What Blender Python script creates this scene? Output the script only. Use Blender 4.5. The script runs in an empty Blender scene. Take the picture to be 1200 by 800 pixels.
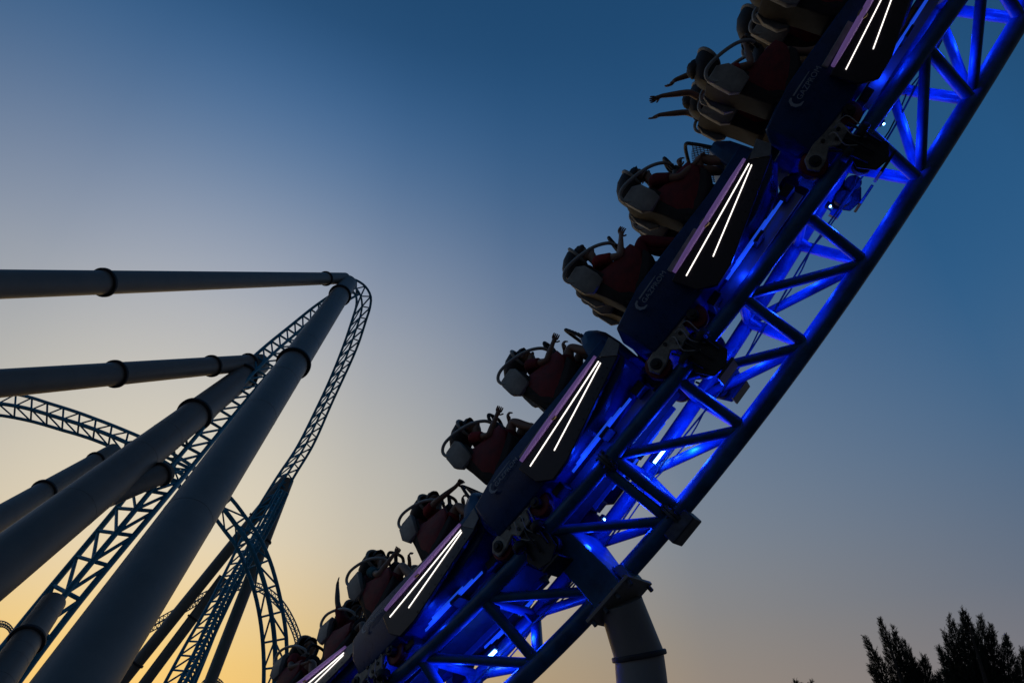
import bpy, bmesh, math, random
from math import comb, radians, pi, sin, cos, sqrt
from mathutils import Vector, Matrix, Quaternion
random.seed(7)
scn = bpy.context.scene
COL = scn.collection
PITCH = radians(35)
CAMZ = 1.6
FPX = 800.0                      # focal length in pixels of the 1200 px wide photograph

# ------------------------------------------------------------------ materials
def mat(name, col, rough=.5, metal=0., noise=.12, scale=6., bump=.0, emit=None, es=0., spec=.5):
    m = bpy.data.materials.new(name); m.use_nodes = True
    nt = m.node_tree; b = nt.nodes['Principled BSDF']
    b.inputs['Roughness'].default_value = rough; b.inputs['Metallic'].default_value = metal
    b.inputs['Specular IOR Level'].default_value = spec
    if emit:
        b.inputs['Base Color'].default_value = (*col, 1)
        b.inputs['Emission Color'].default_value = (*emit, 1); b.inputs['Emission Strength'].default_value = es
        return m
    tc = nt.nodes.new('ShaderNodeTexCoord'); n = nt.nodes.new('ShaderNodeTexNoise')
    n.inputs['Scale'].default_value = scale; n.inputs['Detail'].default_value = 6; n.inputs['Roughness'].default_value = .65
    nt.links.new(tc.outputs['Object'], n.inputs['Vector'])
    r = nt.nodes.new('ShaderNodeValToRGB')
    r.color_ramp.elements[0].position = .32; r.color_ramp.elements[1].position = .68
    r.color_ramp.elements[0].color = (*[c*(1-noise*1.6) for c in col], 1)
    r.color_ramp.elements[1].color = (*[min(1, c*(1+noise)) for c in col], 1)
    nt.links.new(n.outputs['Fac'], r.inputs['Fac']); nt.links.new(r.outputs['Color'], b.inputs['Base Color'])
    mr = nt.nodes.new('ShaderNodeMapRange'); mr.inputs['To Min'].default_value = max(.03, rough-.1); mr.inputs['To Max'].default_value = min(1, rough+.14)
    nt.links.new(n.outputs['Fac'], mr.inputs['Value']); nt.links.new(mr.outputs['Result'], b.inputs['Roughness'])
    if bump:
        bp = nt.nodes.new('ShaderNodeBump'); bp.inputs['Strength'].default_value = bump; bp.inputs['Distance'].default_value = .01
        n2 = nt.nodes.new('ShaderNodeTexNoise'); n2.inputs['Scale'].default_value = scale*9
        nt.links.new(tc.outputs['Object'], n2.inputs['Vector']); nt.links.new(n2.outputs['Fac'], bp.inputs['Height'])
        nt.links.new(bp.outputs['Normal'], b.inputs['Normal'])
    return m

M = dict(
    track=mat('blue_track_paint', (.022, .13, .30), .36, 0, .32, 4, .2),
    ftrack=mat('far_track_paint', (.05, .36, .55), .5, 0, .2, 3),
    column=mat('grey_column_paint', (.315, .28, .25), .5, 0, .09, .9, .05),
    collar=mat('dark_collar', (.06, .06, .068), .6, 0, .3, 5),
    flange=mat('flange_steel', (.10, .11, .13), .5, .3, .3, 12),
    navy=mat('navy_car_paint', (.016, .055, .165), .26, 0, .2, 4, spec=.3),
    cowl=mat('cowl_blue_paint', (.025, .085, .22), .32, 0, .2, 5),
    black=mat('black_gloss_panel', (.02, .016, .028), .3, 0, .2, 6),
    dark=mat('dark_steel', (.035, .033, .035), .5, .4, .3, 14),
    purple=mat('violet_trim', (.42, .27, .60), .35, emit=(.36, .19, .62), es=.17),  # weak glow put into the violet, standing in for light reflected off the trim
    cream=mat('cream_shell', (.42, .39, .34), .5, 0, .2, 8, spec=.3),
    seatgrey=mat('dark_grey_seat_shell', (.06, .055, .05), .65, 0, .2, 9, .1, spec=.15),
    greyshell=mat('grey_shell', (.25, .24, .23), .45, 0, .2, 9),
    tube=mat('pale_tube', (.46, .43, .38), .35, 0, .14, 10),
    red=mat('dark_red_cushion', (.24, .02, .022), .6, 0, .25, 9, .2),
    pad=mat('black_pad', (.03, .028, .03), .6, 0, .2, 10, .2),
    wheel=mat('red_polyurethane', (.22, .018, .02), .45, 0, .25, 12),
    tyre=mat('black_tyre', (.02, .02, .021), .6, 0, .25, 12),
    bogie=mat('bogie_cast_plate', (.38, .34, .28), .5, .1, .35, 9, .3),
    mesh=mat('pale_grille', (.5, .5, .47), .5, 0, .1, 20),
    emblem=mat('grey_emblem', (.36, .38, .42), .45, 0, .1, 12),
    fin=mat('brake_fin_metal', (.2, .25, .36), .3, .5, .04, 14),
    strip=mat('blue_led_strip', (.1, .2, .6), .3, emit=(.015, .10, 1), es=.55),
    cable=mat('black_cable', (.02, .02, .022), .5, 0, .1, 10),
    hook=mat('gold_latch', (.5, .36, .2), .35, .6, .15, 14),
    led=mat('white_led', (.9, .9, .9), .4, emit=(1, .93, .84), es=1.8),
    bled=mat('blue_led', (.2, .4, 1), .4, emit=(.12, .36, 1), es=26.0),
    skin1=mat('skin_tan', (.36, .19, .115), .5, 0, .08, 12),
    skin2=mat('skin_light', (.46, .28, .19), .5, 0, .08, 12),
    skin3=mat('skin_brown', (.16, .085, .05), .5, 0, .08, 12),
    hair1=mat('dark_hair', (.02, .013, .01), .6, 0, .3, 30, .4),
    hair2=mat('brown_hair', (.075, .04, .022), .6, 0, .3, 30, .4),
    bark=mat('bark', (.09, .07, .05), .9, 0, .35, 14, .4),
    leaf=mat('conifer_leaf', (.05, .065, .04), .8, 0, .35, 2),
    ground=mat('paved_ground', (.075, .07, .065), .85, 0, .3, .6, .3),
)
for nm, c in (('red', (.34, .025, .025)), ('black', (.018, .018, .02)), ('navy', (.03, .04, .1)), ('maroon', (.2, .018, .026)),
              ('grey', (.2, .2, .21)), ('teal', (.04, .14, .16)), ('white', (.55, .53, .5)), ('olive', (.1, .1, .05))):
    M['cloth_'+nm] = mat(nm+'_cloth', c, .85, 0, .14, 16, .2)

# ------------------------------------------------------------------ mesh builder
def frames(pts, closed=False):
    n = len(pts); ts = []
    for i in range(n):
        if closed: t = pts[(i+1) % n]-pts[i-1]
        else: t = pts[min(i+1, n-1)]-pts[max(i-1, 0)]
        ts.append(t.normalized() if t.length > 1e-9 else Vector((0, 0, 1)))
    ref = Vector((0, 0, 1)) if abs(ts[0].z) < .9 else Vector((1, 0, 0))
    a = ts[0].cross(ref).normalized(); out = []
    for t in ts:
        a = (a-t*a.dot(t)).normalized(); out.append((t, a, t.cross(a)))
    return out

class MB:
    def __init__(self): self.v = []; self.f = []; self.sm = []
    def add(self, v, f, smooth=False):
        o = len(self.v); self.v += [tuple(x) for x in v]
        for q in f: self.f.append([o+i for i in q]); self.sm.append(smooth)
    def tube(self, pts, r, n=10, cap=True, closed=False):
        pts = [Vector(p) for p in pts]; fr = frames(pts, closed); vs = []; fs = []
        for i, (t, a, b) in enumerate(fr):
            ri = r[i] if isinstance(r, (list, tuple)) else r
            for j in range(n):
                w = 2*pi*j/n; vs.append(pts[i]+a*(ri*cos(w))+b*(ri*sin(w)))
        m = len(pts)
        for i in range(m if closed else m-1):
            for j in range(n):
                p = i*n+j; q = i*n+(j+1) % n; k = (i+1) % m
                fs.append([p, q, k*n+(j+1) % n, k*n+j])
        self.add(vs, fs, True)
        if cap and not closed:
            self.add(vs[:n], [list(range(n))[::-1]]); self.add(vs[-n:], [list(range(n))])
        return self
    def prism(self, poly, d, xf):            # poly in 2D extruded between depths d[0], d[1]; xf(p, q, depth) -> Vector
        n = len(poly); v = [xf(p, q, d[0]) for p, q in poly]+[xf(p, q, d[1]) for p, q in poly]
        self.add(v, [list(range(n)), list(range(2*n-1, n-1, -1))]+[[i, n+i, n+(i+1) % n, (i+1) % n] for i in range(n)])
        return self
    def box(self, x0, x1, y0, y1, z0, z1):
        v = [(x, y, z) for z in (z0, z1) for y in (y0, y1) for x in (x0, x1)]
        self.add(v, [[0, 2, 3, 1], [4, 5, 7, 6], [0, 1, 5, 4], [2, 6, 7, 3], [0, 4, 6, 2], [1, 3, 7, 5]]); return self
    def loft(self, secs, cap=True, smooth=False):
        n = len(secs[0]); vs = [p for s in secs for p in s]; fs = []
        for i in range(len(secs)-1):
            for j in range(n): fs.append([i*n+j, i*n+(j+1) % n, (i+1)*n+(j+1) % n, (i+1)*n+j])
        self.add(vs, fs, smooth)
        if cap: self.add(secs[0], [list(range(n))[::-1]]); self.add(secs[-1], [list(range(n))])
        return self
    def cyl(self, c, ax, r, h, n=18, bevel=.0):
        c = Vector(c); ax = Vector(ax).normalized()
        if bevel: return self.tube([c-ax*h/2, c-ax*(h/2-bevel*.3), c-ax*(h/2-bevel), c+ax*(h/2-bevel), c+ax*(h/2-bevel*.3), c+ax*h/2], [r-bevel, r-bevel*.3, r, r, r-bevel*.3, r-bevel], n)
        return self.tube([c-ax*h/2, c+ax*h/2], r, n)
    def build(self, name, m, parent=None, bevel=0, origin=None):
        me = bpy.data.meshes.new(name)
        o3 = Vector(origin) if origin is not None else Vector((0, 0, 0))
        me.from_pydata([Vector(v)-o3 for v in self.v], [], self.f)
        bm = bmesh.new(); bm.from_mesh(me); bmesh.ops.remove_doubles(bm, verts=bm.verts, dist=1e-5)
        bmesh.ops.recalc_face_normals(bm, faces=bm.faces); bm.to_mesh(me); bm.free()
        for p in me.polygons: p.use_smooth = True
        me.set_sharp_from_angle(angle=radians(38))
        me.materials.append(m)
        o = bpy.data.objects.new(name, me); COL.objects.link(o); o.location = o3
        if parent: o.parent = parent
        if bevel:
            b = o.modifiers.new('edge', 'BEVEL'); b.width = bevel; b.segments = 2; b.limit_method = 'ANGLE'
        return o

def tag(o, label=None, cat=None, group=None, kind=None):
    if label: o['label'] = label
    if cat: o['category'] = cat
    if group: o['group'] = group
    if kind: o['kind'] = kind
    return o
def empty(name, mtx=None):
    o = bpy.data.objects.new(name, None); o.empty_display_size = .2; COL.objects.link(o)
    if mtx is not None: o.matrix_world = mtx
    return o
def copy_tree(o, parent=None):
    c = o.copy(); COL.objects.link(c)
    if parent: c.parent = parent
    for ch in [x for x in bpy.data.objects if x.parent == o]: copy_tree(ch, c)
    return c

# ------------------------------------------------------------------ photograph point + distance -> place
def W(x, y, z): return Vector((x, z*cos(PITCH)+y*sin(PITCH), CAMZ+z*sin(PITCH)-y*cos(PITCH)))
def at(px, py, d): return W((px-600)/FPX*d, (py-400)/FPX*d, d)
def catmull(P, n):
    P = [Vector(p) for p in P]; out = []
    for i in range(len(P)-1):
        a, b, c, d = P[max(i-1, 0)], P[i], P[i+1], P[min(i+2, len(P)-1)]
        for k in range(n):
            t = k/n; out.append(.5*((2*b)+(c-a)*t+(2*a-5*b+4*c-d)*t*t+(3*b-a-3*c+d)*t**3))
    out.append(P[-1]); return out
def resample(P, m):
    L = [0]
    for i in range(1, len(P)): L.append(L[-1]+(P[i]-P[i-1]).length)
    out = []; j = 0
    for k in range(m):
        s = L[-1]*k/(m-1)
        while j < len(L)-2 and L[j+1] < s: j += 1
        w = (s-L[j])/max(1e-9, L[j+1]-L[j]); out.append(P[j].lerp(P[j+1], w))
    return out

# ------------------------------------------------------------------ camera, sky, sun
cam_d = bpy.data.cameras.new('camera'); cam = bpy.data.objects.new('camera', cam_d); COL.objects.link(cam)
cam.location = (0, 0, CAMZ); cam.rotation_euler = (radians(90)+PITCH, 0, 0)
cam_d.sensor_width = 36; cam_d.lens = 24; cam_d.clip_end = 3000; cam_d.clip_start = .05
scn.camera = cam
AZ = radians(-28)                                    # where the sun went down
w = bpy.data.worlds.new('World'); scn.world = w; w.use_nodes = True
nt = w.node_tree; N = nt.nodes; L = nt.links; bg = N['Background']
def math_(op, a, b=None):
    n = N.new('ShaderNodeMath'); n.operation = op
    for i, v in enumerate((a, b)):
        if v is None: continue
        if isinstance(v, (int, float)): n.inputs[i].default_value = v
        else: L.new(v, n.inputs[i])
    return n.outputs[0]
tc = N.new('ShaderNodeTexCoord'); sp = N.new('ShaderNodeSeparateXYZ')
nrm = N.new('ShaderNodeVectorMath'); nrm.operation = 'NORMALIZE'; L.new(tc.outputs['Generated'], nrm.inputs[0]); L.new(nrm.outputs[0], sp.inputs[0])
el = math_('DIVIDE', math_('ARCSINE', sp.outputs[2]), pi/2)
hor = math_('MAXIMUM', math_('SQRT', math_('SUBTRACT', 1.0, math_('MULTIPLY', sp.outputs[2], sp.outputs[2]))), 1e-4)
ca = math_('DIVIDE', math_('ADD', math_('MULTIPLY', sp.outputs[0], sin(AZ)), math_('MULTIPLY', sp.outputs[1], cos(AZ))), hor)
ca01 = math_('ADD', math_('MULTIPLY', ca, .5), .5)
def ramp(fac, stops, interp='LINEAR'):
    r = N.new('ShaderNodeValToRGB'); cr = r.color_ramp; cr.interpolation = interp
    for i, (p, c) in enumerate(stops):
        e = cr.elements[i] if i < 2 else cr.elements.new(p)
        e.position = p; e.color = (*c, 1)
    L.new(fac, r.inputs['Fac']); return r.outputs['Color']
D = 90.0
A = ramp(el, [(0, (.86, .46, .07)), (9/D, (.85, .585, .19)), (13/D, (.82, .62, .32)), (18/D, (.75, .665, .50)), (26/D, (.62, .58, .49)), (34/D, (.42, .44, .48)), (40/D, (.27, .325, .43)), (46/D, (.125, .21, .355)), (52/D, (.046, .13, .285)), (58/D, (.015, .068, .17)), (68/D, (.008, .05, .13)), (1, (.006, .04, .11))], 'B_SPLINE')
B = ramp(el, [(0, (.20, .18, .19)), (8/D, (.16, .165, .205)), (13/D, (.115, .145, .20)), (22.6/D, (.06, .135, .25)), (33/D, (.021, .102, .24)), (45/D, (.015, .08, .20)), (60/D, (.011, .06, .155)), (1, (.006, .04, .11))], 'B_SPLINE')
cm = lambda d: (cos(radians(d))+1)/2
mixf = ramp(ca01, [(0, (0,)*3), (cm(68), (0,)*3), (cm(43), (.17,)*3), (cm(28), (.40,)*3), (cm(14), (.74,)*3), (1, (1,)*3)])
backf = ramp(ca01, [(0, (.22,)*3), (.35, (.3,)*3), (.62, (1,)*3)])
mx = N.new('ShaderNodeMix'); mx.data_type = 'RGBA'; L.new(mixf, mx.inputs['Factor']); L.new(B, mx.inputs['A']); L.new(A, mx.inputs['B'])
sky = N.new('ShaderNodeTexSky'); sky.sky_type = 'NISHITA'; sky.sun_disc = False
sky.sun_elevation = radians(2); sky.sun_rotation = AZ; sky.dust_density = 2.5
mb_ = N.new('ShaderNodeMix'); mb_.data_type = 'RGBA'; mb_.blend_type = 'MULTIPLY'; mb_.inputs['Factor'].default_value = 1
L.new(mx.outputs['Result'], mb_.inputs['A']); L.new(backf, mb_.inputs['B'])
sc_ = N.new('ShaderNodeMix'); sc_.data_type = 'RGBA'; sc_.blend_type = 'ADD'; sc_.inputs['Factor'].default_value = .006
L.new(mb_.outputs['Result'], sc_.inputs['A']); L.new(sky.outputs[0], sc_.inputs['B'])
L.new(sc_.outputs['Result'], bg.inputs['Color']); bg.inputs['Strength'].default_value = 1.0
sd = bpy.data.lights.new('sun', 'SUN'); so = bpy.data.objects.new('sun', sd); COL.objects.link(so)
sd.energy = .05; sd.color = (1, .72, .42); sd.angle = radians(6)
so.rotation_euler = Vector((-sin(AZ)*cos(radians(2)), -cos(AZ)*cos(radians(2)), -sin(radians(2)))).to_track_quat('-Z', 'Y').to_euler()
so.location = (0, 0, 60)
vs = scn.view_settings; vs.view_transform = 'Standard'; vs.look = 'None'; vs.exposure = 0; vs.gamma = 1
scn.cycles.max_bounces = 6; scn.cycles.use_denoising = True; scn.cycles.sample_clamp_indirect = 6

# ------------------------------------------------------------------ ground
g_ = MB(); R = 900
g_.add([(-R, -R, 0), (R, -R, 0), (R, R, 0), (-R, R, 0)], [[0, 1, 2, 3]])
tag(g_.build('ground', M['ground']), kind='structure')

# ------------------------------------------------------------------ the foreground track: centre line and banking
CB = [[4.6274, -3.6735, 7.0681], [3.2779, -1.478, 7.1415], [1.7253, .7025, 6.9426], [.2125, 2.8669, 6.9762], [-1.5192, 4.7187, 7.6353], [-3.4975, 6.0276, 8.8189]]
RB = [.082, .3298, .6255, .8755, 1.1183, 1.3272]
CB = [Vector(c) for c in CB]
GAUGE, DEEP = .876, .705
PITCHCAR, SREF = 2.445, 4.32
def bez(t, P): return sum(((comb(5, i)*t**i*(1-t)**(5-i))*P[i] for i in range(1, 6)), (1-t)**5*P[0])
def tf(k):
    """track frame at station k (k grows downhill, one metre per station): 4x4, X uphill, Y away from the near rail, Z up"""
    kk = max(-1.0, min(12.0, k)); t = (kk+1)/13
    c = bez(t, CB); d = (bez(t+1e-4, CB)-bez(t-1e-4, CB)); ln = d.length; d = d/ln
    c = c+d*(k-kk)*1.0
    r = bez(t, RB)
    ref = Vector((0, 0, -1)); l0 = (ref-d*ref.dot(d)).normalized(); u0 = d.cross(l0)
    l = l0*cos(r)+u0*sin(r); u = d.cross(l)
    w0 = W(0, 0, 0)
    cw = W(*c); dw = W(*d)-w0; lw = W(*l)-w0; uw = W(*u)-w0
    m = Matrix.Identity(4)
    for i in range(3): m[i][0], m[i][1], m[i][2], m[i][3] = -dw[i], -lw[i], uw[i], cw[i]
    return m
def tp(k, a, u): return tf(k) @ Vector((0, -a, u))
G2 = GAUGE/2
KS = [-3.5+i*.25 for i in range(63)]
NEAR = lambda k: tp(k, G2, 0)
FAR = lambda k: tp(k, -G2, 0)
SPN = lambda k: tp(k, 0, -DEEP)
trk = empty('coaster_track', Matrix.Translation(tp(5, 0, -DEEP)))
trk['label'] = 'big blue tube track lit by blue lamps, carrying the coaster train'; trk['category'] = 'coaster track'
def part(mb, name, m, parent, **k):
    o = mb.build(name, m, None, **k)
    o.parent = parent; o.matrix_parent_inverse = Matrix.Translation(-parent.matrix_world.translation)
    return o
part(MB().tube([NEAR(k) for k in KS], .08, 18), 'rail', M['track'], trk)
part(MB().tube([FAR(k) for k in KS], .08, 18), 'rail', M['track'], trk)
part(MB().tube([SPN(k) for k in KS], .096, 20), 'spine_tube', M['track'], trk)
def strut(a, b, r, nm='brace'): part(MB().tube([a, b], r, 12), nm, M['track'], trk)
for k in range(-3, 12):
    if k != 6:
        strut(NEAR(k), SPN(k), .06); strut(FAR(k), SPN(k), .06)
    strut(NEAR(k), FAR(k), .05, 'cross_tie')
    if k >= 2:
        strut(SPN(k+(.12 if k == 5 else 0)), NEAR(k+1), .05); strut(SPN(k+(.12 if k == 5 else 0)), FAR(k+1), .05)
    else:
        strut(SPN(k), NEAR(k-1), .05); strut(SPN(k), FAR(k-1), .05)
    # gusset plates
    if k != 6:
        for s in (1, -1):
            gm = MB()
            a, b = tp(k, s*G2*.98, -.06), tp(k, s*G2*.66, -.24); c_ = tp(k, s*G2*.45, -.03)
            n_ = (b-a).cross(c_-a).normalized()*.012
            gm.add([a+n_, b+n_, c_+n_, a-n_, b-n_, c_-n_], [[0, 1, 2], [5, 4, 3], [0, 3, 4, 1], [1, 4, 5, 2], [2, 5, 3, 0]])
            part(gm, 'gusset_plate', M['track'], trk)
# second frame at the joint between two track pieces, with bolted rings
strut(NEAR(5.13), SPN(5.13), .055); strut(FAR(5.13), SPN(5.13), .055)
for P_, rr in ((NEAR, .125), (FAR, .125), (SPN, .165)):
    m_ = MB()
    for kk in (5.04, 5.075):
        x = tf(kk).to_3x3() @ Vector((1, 0, 0)); m_.cyl(P_(kk), x, rr, .028, 24)
    fx = tf(5.06)
    for i in range(10):
        w_ = 2*pi*i/10; o_ = fx.to_3x3() @ Vector((0, cos(w_)*rr*.84, sin(w_)*rr*.84)); x = fx.to_3x3() @ Vector((1, 0, 0))
        m_.cyl(P_(5.06)+o_, x, .014, .12, 6)
    part(m_, 'joint_flange', M['flange'], trk)
jb = MB(); fx = tf(5.1)
jb.box(-.16, .16, -.12, .12, -DEEP-.2, -DEEP-.07); jb.v = [tuple(fx @ Vector(v)) for v in jb.v]
part(jb, 'joint_block', M['flange'], trk, bevel=.012)
# cables and small sensors
part(MB().tube([tp(k, -G2*.55, -.2-.03*sin(k*2.3)) for k in KS[8:]], .010, 6), 'cable', M['cable'], trk)
part(MB().tube([tp(k, -G2*.75, -.16-.05*abs(sin(k*pi))) for k in KS[8:]], .008, 6), 'cable', M['cable'], trk)
for k in (1.45, 3.55):
    fx = tf(k); s_ = MB().box(-.05, .05, G2+.1, G2+.16, -.22, -.12).tube([(0, G2+.05, -.02), (0, G2+.13, -.14)], .012, 6)
    s_.v = [tuple(fx @ Vector(v)) for v in s_.v]; part(s_, 'sensor_box', M['track'], trk)
# blue lamps lying between the rails
for k, a, hl in ((-1.4, 0, .008), (-.4, -.05, .008), (.6, -.05, .008), (1.6, -.1, .008), (2.6, -.1, .008), (3.6, -.1, .008), (4.72, -.2, .10), (5.6, -.1, .008), (7.25, -.2, .02), (7.62, -.2, .11), (8.6, -.1, .008), (9.6, 0, .008)):
    fx = tf(k)
    hb = MB().box(-hl-.02, hl+.02, -a-.03, -a+.03, -.10, -.06); hb.v = [tuple(fx @ Vector(v)) for v in hb.v]
    h_ = part(hb, 'lamp_housing', M['dark'], trk)
    lw = .018 if hl > .05 else .008
    l_ = MB().box(-hl, hl, -a-lw, -a+lw, -.118, -.102); l_.v = [tuple(fx @ Vector(v)) for v in l_.v]
    lo_ = l_.build('lamp_lens', M['bled']); lo_.parent = h_; lo_.matrix_parent_inverse = h_.matrix_world.inverted()
    for y_, z_, e_ in ((-.16, -.30, 12.0), (.14, -.34, 11.0)):
        ld = bpy.data.lights.new('blue_lamp', 'POINT'); ld.energy = e_*(1.9 if k == 4.72 else .78); ld.color = (.004, .04, 1); ld.shadow_soft_size = .05
        lb = bpy.data.objects.new('blue_lamp', ld); COL.objects.link(lb); lb.location = fx @ Vector((.25*(1 if y_ > 0 else -1), y_, z_))

# the column that carries it
KC = 6.0; fx = tf(KC)
arm = MB()
sec = lambda u, h, wx: [fx @ Vector(p) for p in ((-wx, -h, u), (wx, -h, u), (wx, h, u), (-wx, h, u))]
arm.loft([sec(-.03, .40, .14), sec(-.16, .36, .16), sec(-.6, .20, .18), sec(-DEEP-.13, .17, .18)])
part(arm, 'support_arm', M['track'], trk, bevel=.015)
for sx in (-1, 1):
    clamp = MB()
    clamp.add([fx @ Vector(v) for v in ((sx*.185, -.1, -DEEP-.13), (sx*.30, -.1, -DEEP-.13), (sx*.30, .1, -DEEP-.13), (sx*.185, .1, -DEEP-.13), (sx*.185, -.1, -DEEP+.1), (sx*.29, -.1, -DEEP+.04), (sx*.29, .1, -DEEP+.04), (sx*.185, .1, -DEEP+.1))],
              [[0, 1, 2, 3], [4, 7, 6, 5], [0, 4, 5, 1], [1, 5, 6, 2], [2, 6, 7, 3], [3, 7, 4, 0]])
    part(clamp, 'clamp_block', M['track'], trk, bevel=.012)
p0 = fx @ Vector((0, 0, -DEEP-.17)); dz_ = (p0.y*cos(PITCH)+(p0.z-CAMZ)*sin(PITCH))
bend = at(749, 768, dz_-.12)
dn = (bend-p0).normalized(); nd = (fx.to_3x3() @ Vector((0, 0, -1)))
col = empty('support_column', Matrix.Translation((bend.x, bend.y, 0)))
tag(col, 'thick grey column with a bent top, standing under the blue lit track', 'column', None, 'thing')
part(MB().loft([[fx @ Vector((sx*.30, sy*.25, z)) for sx, sy in ((-1, -1), (1, -1), (1, 1), (-1, 1))] for z in (-DEEP-.172, -DEEP-.134)]), 'top_plate', M['column'], col, bevel=.006)
bolts = MB()
for sx in (-.26, -.09, .09, .26):
    for sy in (-.21, .21): bolts.cyl(fx @ Vector((sx, sy, -DEEP-.17)), nd, .022, .12, 8)
part(bolts, 'bolts', M['flange'], col)
part(MB().tube([p0, p0+dn*.05, bend], [.215, .215, .235], 32), 'upper_tube', M['column'], col)
part(MB().tube([bend, Vector((bend.x, bend.y, bend.z-.15)), Vector((bend.x, bend.y, -.05))], [.232, .235, .235], 32), 'lower_tube', M['column'], col)
ax_ = (dn+Vector((0, 0, -1))).normalized()
part(MB().cyl(bend, ax_, .262, .05, 36, .012), 'collar', M['collar'], col)

# ------------------------------------------------------------------ coaster car
V = lambda x, a, u: Vector((x, -a, u))
def side(m, poly, a0, a1): return m.prism(poly, (a0, a1), lambda p, q, d: V(p, d, q))
X0 = .95                                                       # the car's own frame sits this far ahead of its bogie
car = empty('coaster_car')
def seat_parts(parent, rx, ra, name='seat'):
    s = MB()
    # shell: back, side wings, pan
    secs = []
    for (z, xb, hw, th) in ((.80, -.02, .20, .05), (.92, -.10, .215, .08), (1.15, -.115, .22, .10), (1.40, -.15, .22, .12), (1.52, -.18, .19, .11), (1.60, -.19, .15, .08)):
        secs.append([V(xb-th/2, -hw*.8, z), V(xb-th/2, hw*.8, z), V(xb+th*.4, hw, z), V(xb+th*1.5, hw*1.02, z), V(xb+th*1.3, hw*.86, z), V(xb+th*.6, hw*.7, z), V(xb+th*.6, -hw*.7, z), V(xb+th*1.3, -hw*.86, z), V(xb+th*1.5, -hw*1.02, z), V(xb+th*.4, -hw, z)])
    s.loft(secs)
    pan = []
    for (x, zt, hw, th) in ((-.10, .92, .2, .14), (.10, .90, .22, .15), (.32, .97, .22, .12), (.46, 1.05, .2, .07)):
        pan.append([V(x, -hw, zt+.05), V(x, -hw, zt-th*.4), V(x, -hw*.7, zt-th), V(x, hw*.7, zt-th), V(x, hw, zt-th*.4), V(x, hw, zt+.05), V(x, hw*.8, zt+.04), V(x, hw*.7, zt), V(x, -hw*.7, zt), V(x, -hw*.8, zt+.04)])
    s.loft(pan)
    so_ = s.build(name, M['seatgrey'], parent, bevel=.012); so_.location = (rx, -ra, 0)
    p = MB()
    p.loft([[V(x, -hw, z), V(x, hw, z), V(x+.05, hw*.9, z), V(x+.05, -hw*.9, z)] for z, x, hw in ((.93, -.05, .15), (1.15, -.06, .16), (1.45, -.085, .15), (1.58, -.10, .11))])
    for sg in (1, -1):                                         # red bolsters hugging the hips and thighs
        b = []
        for (x, z, h, wd) in ((-.06, 1.16, .20, .03), (.02, 1.11, .24, .045), (.16, 1.10, .20, .05), (.32, 1.13, .15, .045), (.44, 1.18, .07, .03)):
            b.append([V(x, sg*.20+wd*cos(t_)*.8, z+h*sin(t_)) for t_ in [2*pi*i/10 for i in range(10)]])
        p.loft(b, smooth=True)
    p.build('cushion', M['red'], so_, bevel=.008)
    h = MB()                                                   # headrest: deep hood, open to the front
    sec_ = lambda x, ra_, ru, z: [V(x, ra_*cos(t_)*(1 if abs(sin(t_)) < .9 else .98), z+ru*sin(t_)) for t_ in [2*pi*i/20 for i in range(20)]]
    h.loft([sec_(-.205, .05, .05, 1.62), sec_(-.195, .10, .10, 1.64), sec_(-.13, .14, .135, 1.675), sec_(-.04, .155, .148, 1.71), sec_(.05, .155, .135, 1.735), sec_(.085, .14, .115, 1.745), sec_(.075, .122, .10, 1.745), sec_(-.03, .125, .115, 1.72), sec_(-.07, .105, .10, 1.71)], smooth=True)
    h.build('headrest', M['pad'], so_)
    MB().tube([V(.075+.02*sin(t_), .15*cos(t_), 1.742+.128*sin(t_)) for t_ in [2*pi*i/24 for i in range(24)]], .019, 8, closed=True).build('headrest_frame', M['cream'], so_)
    k_ = MB().loft([[V(-.062, .10*cos(t_), 1.71+.095*sin(t_)) for t_ in [2*pi*i/14 for i in range(14)]], [V(-.03, .06*cos(t_), 1.71+.06*sin(t_)) for t_ in [2*pi*i/14 for i in range(14)]]])
    k_.build('head_pad', M['pad'], so_)
    w_ = MB()                                                  # grey shoulder wings
    for sg in (1, -1):
        w_ = MB().loft([[V(-.20, sg*.18, 1.25), V(-.03, sg*.2, 1.25), V(-.03, sg*.25, 1.25), V(-.20, sg*.23, 1.25)]]+[[V(-.26, sg*.19, z0), V(-.01, sg*.21, z0), V(-.01, sg*.275, z0), V(-.26, sg*.26, z0)] for z0 in (1.33, 1.50)]+[[V(-.23, sg*.15, 1.60), V(-.06, sg*.15, 1.60), V(-.06, sg*.22, 1.60), V(-.23, sg*.21, 1.60)]])
        w_.build('shoulder_wing', M['cream'], so_, bevel=.008)
    for sg in (1, -1):                                         # pale tubes of the restraint
        pts = catmull([V(-.16, sg*.24, 1.44), V(-.235, sg*.25, 1.52), V(-.235, sg*.255, 1.61), V(-.14, sg*.26, 1.655), V(.04, sg*.255, 1.62), V(.22, sg*.23, 1.55), V(.34, sg*.17, 1.47), V(.38, sg*.10, 1.40)], 6)
        MB().tube(pts, .019, 10).build('restraint_tube', M['tube'], so_)
    l_ = MB()
    l_.loft([[V(x, hw*cos(t_), z+th*sin(t_)) for t_ in [2*pi*i/14 for i in range(14)]] for x, z, hw, th in ((.22, 1.27, .06, .03), (.27, 1.28, .11, .075), (.36, 1.32, .12, .085), (.41, 1.37, .08, .05))], smooth=True)
    lo_ = l_.build('lap_pad', M['pad'], so_)
    hp = catmull([V(.36, -.10, 1.37), V(.385, -.125, 1.46), V(.41, -.10, 1.53), V(.415, 0, 1.545), V(.41, .10, 1.53), V(.385, .125, 1.46), V(.36, .10, 1.37)], 5)
    MB().tube(hp, .02, 10).tube([V(.36, 0, 1.36), V(.41, 0, 1.545)], .024, 8).build('handle', M['pad'], so_)
    return so_
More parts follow.
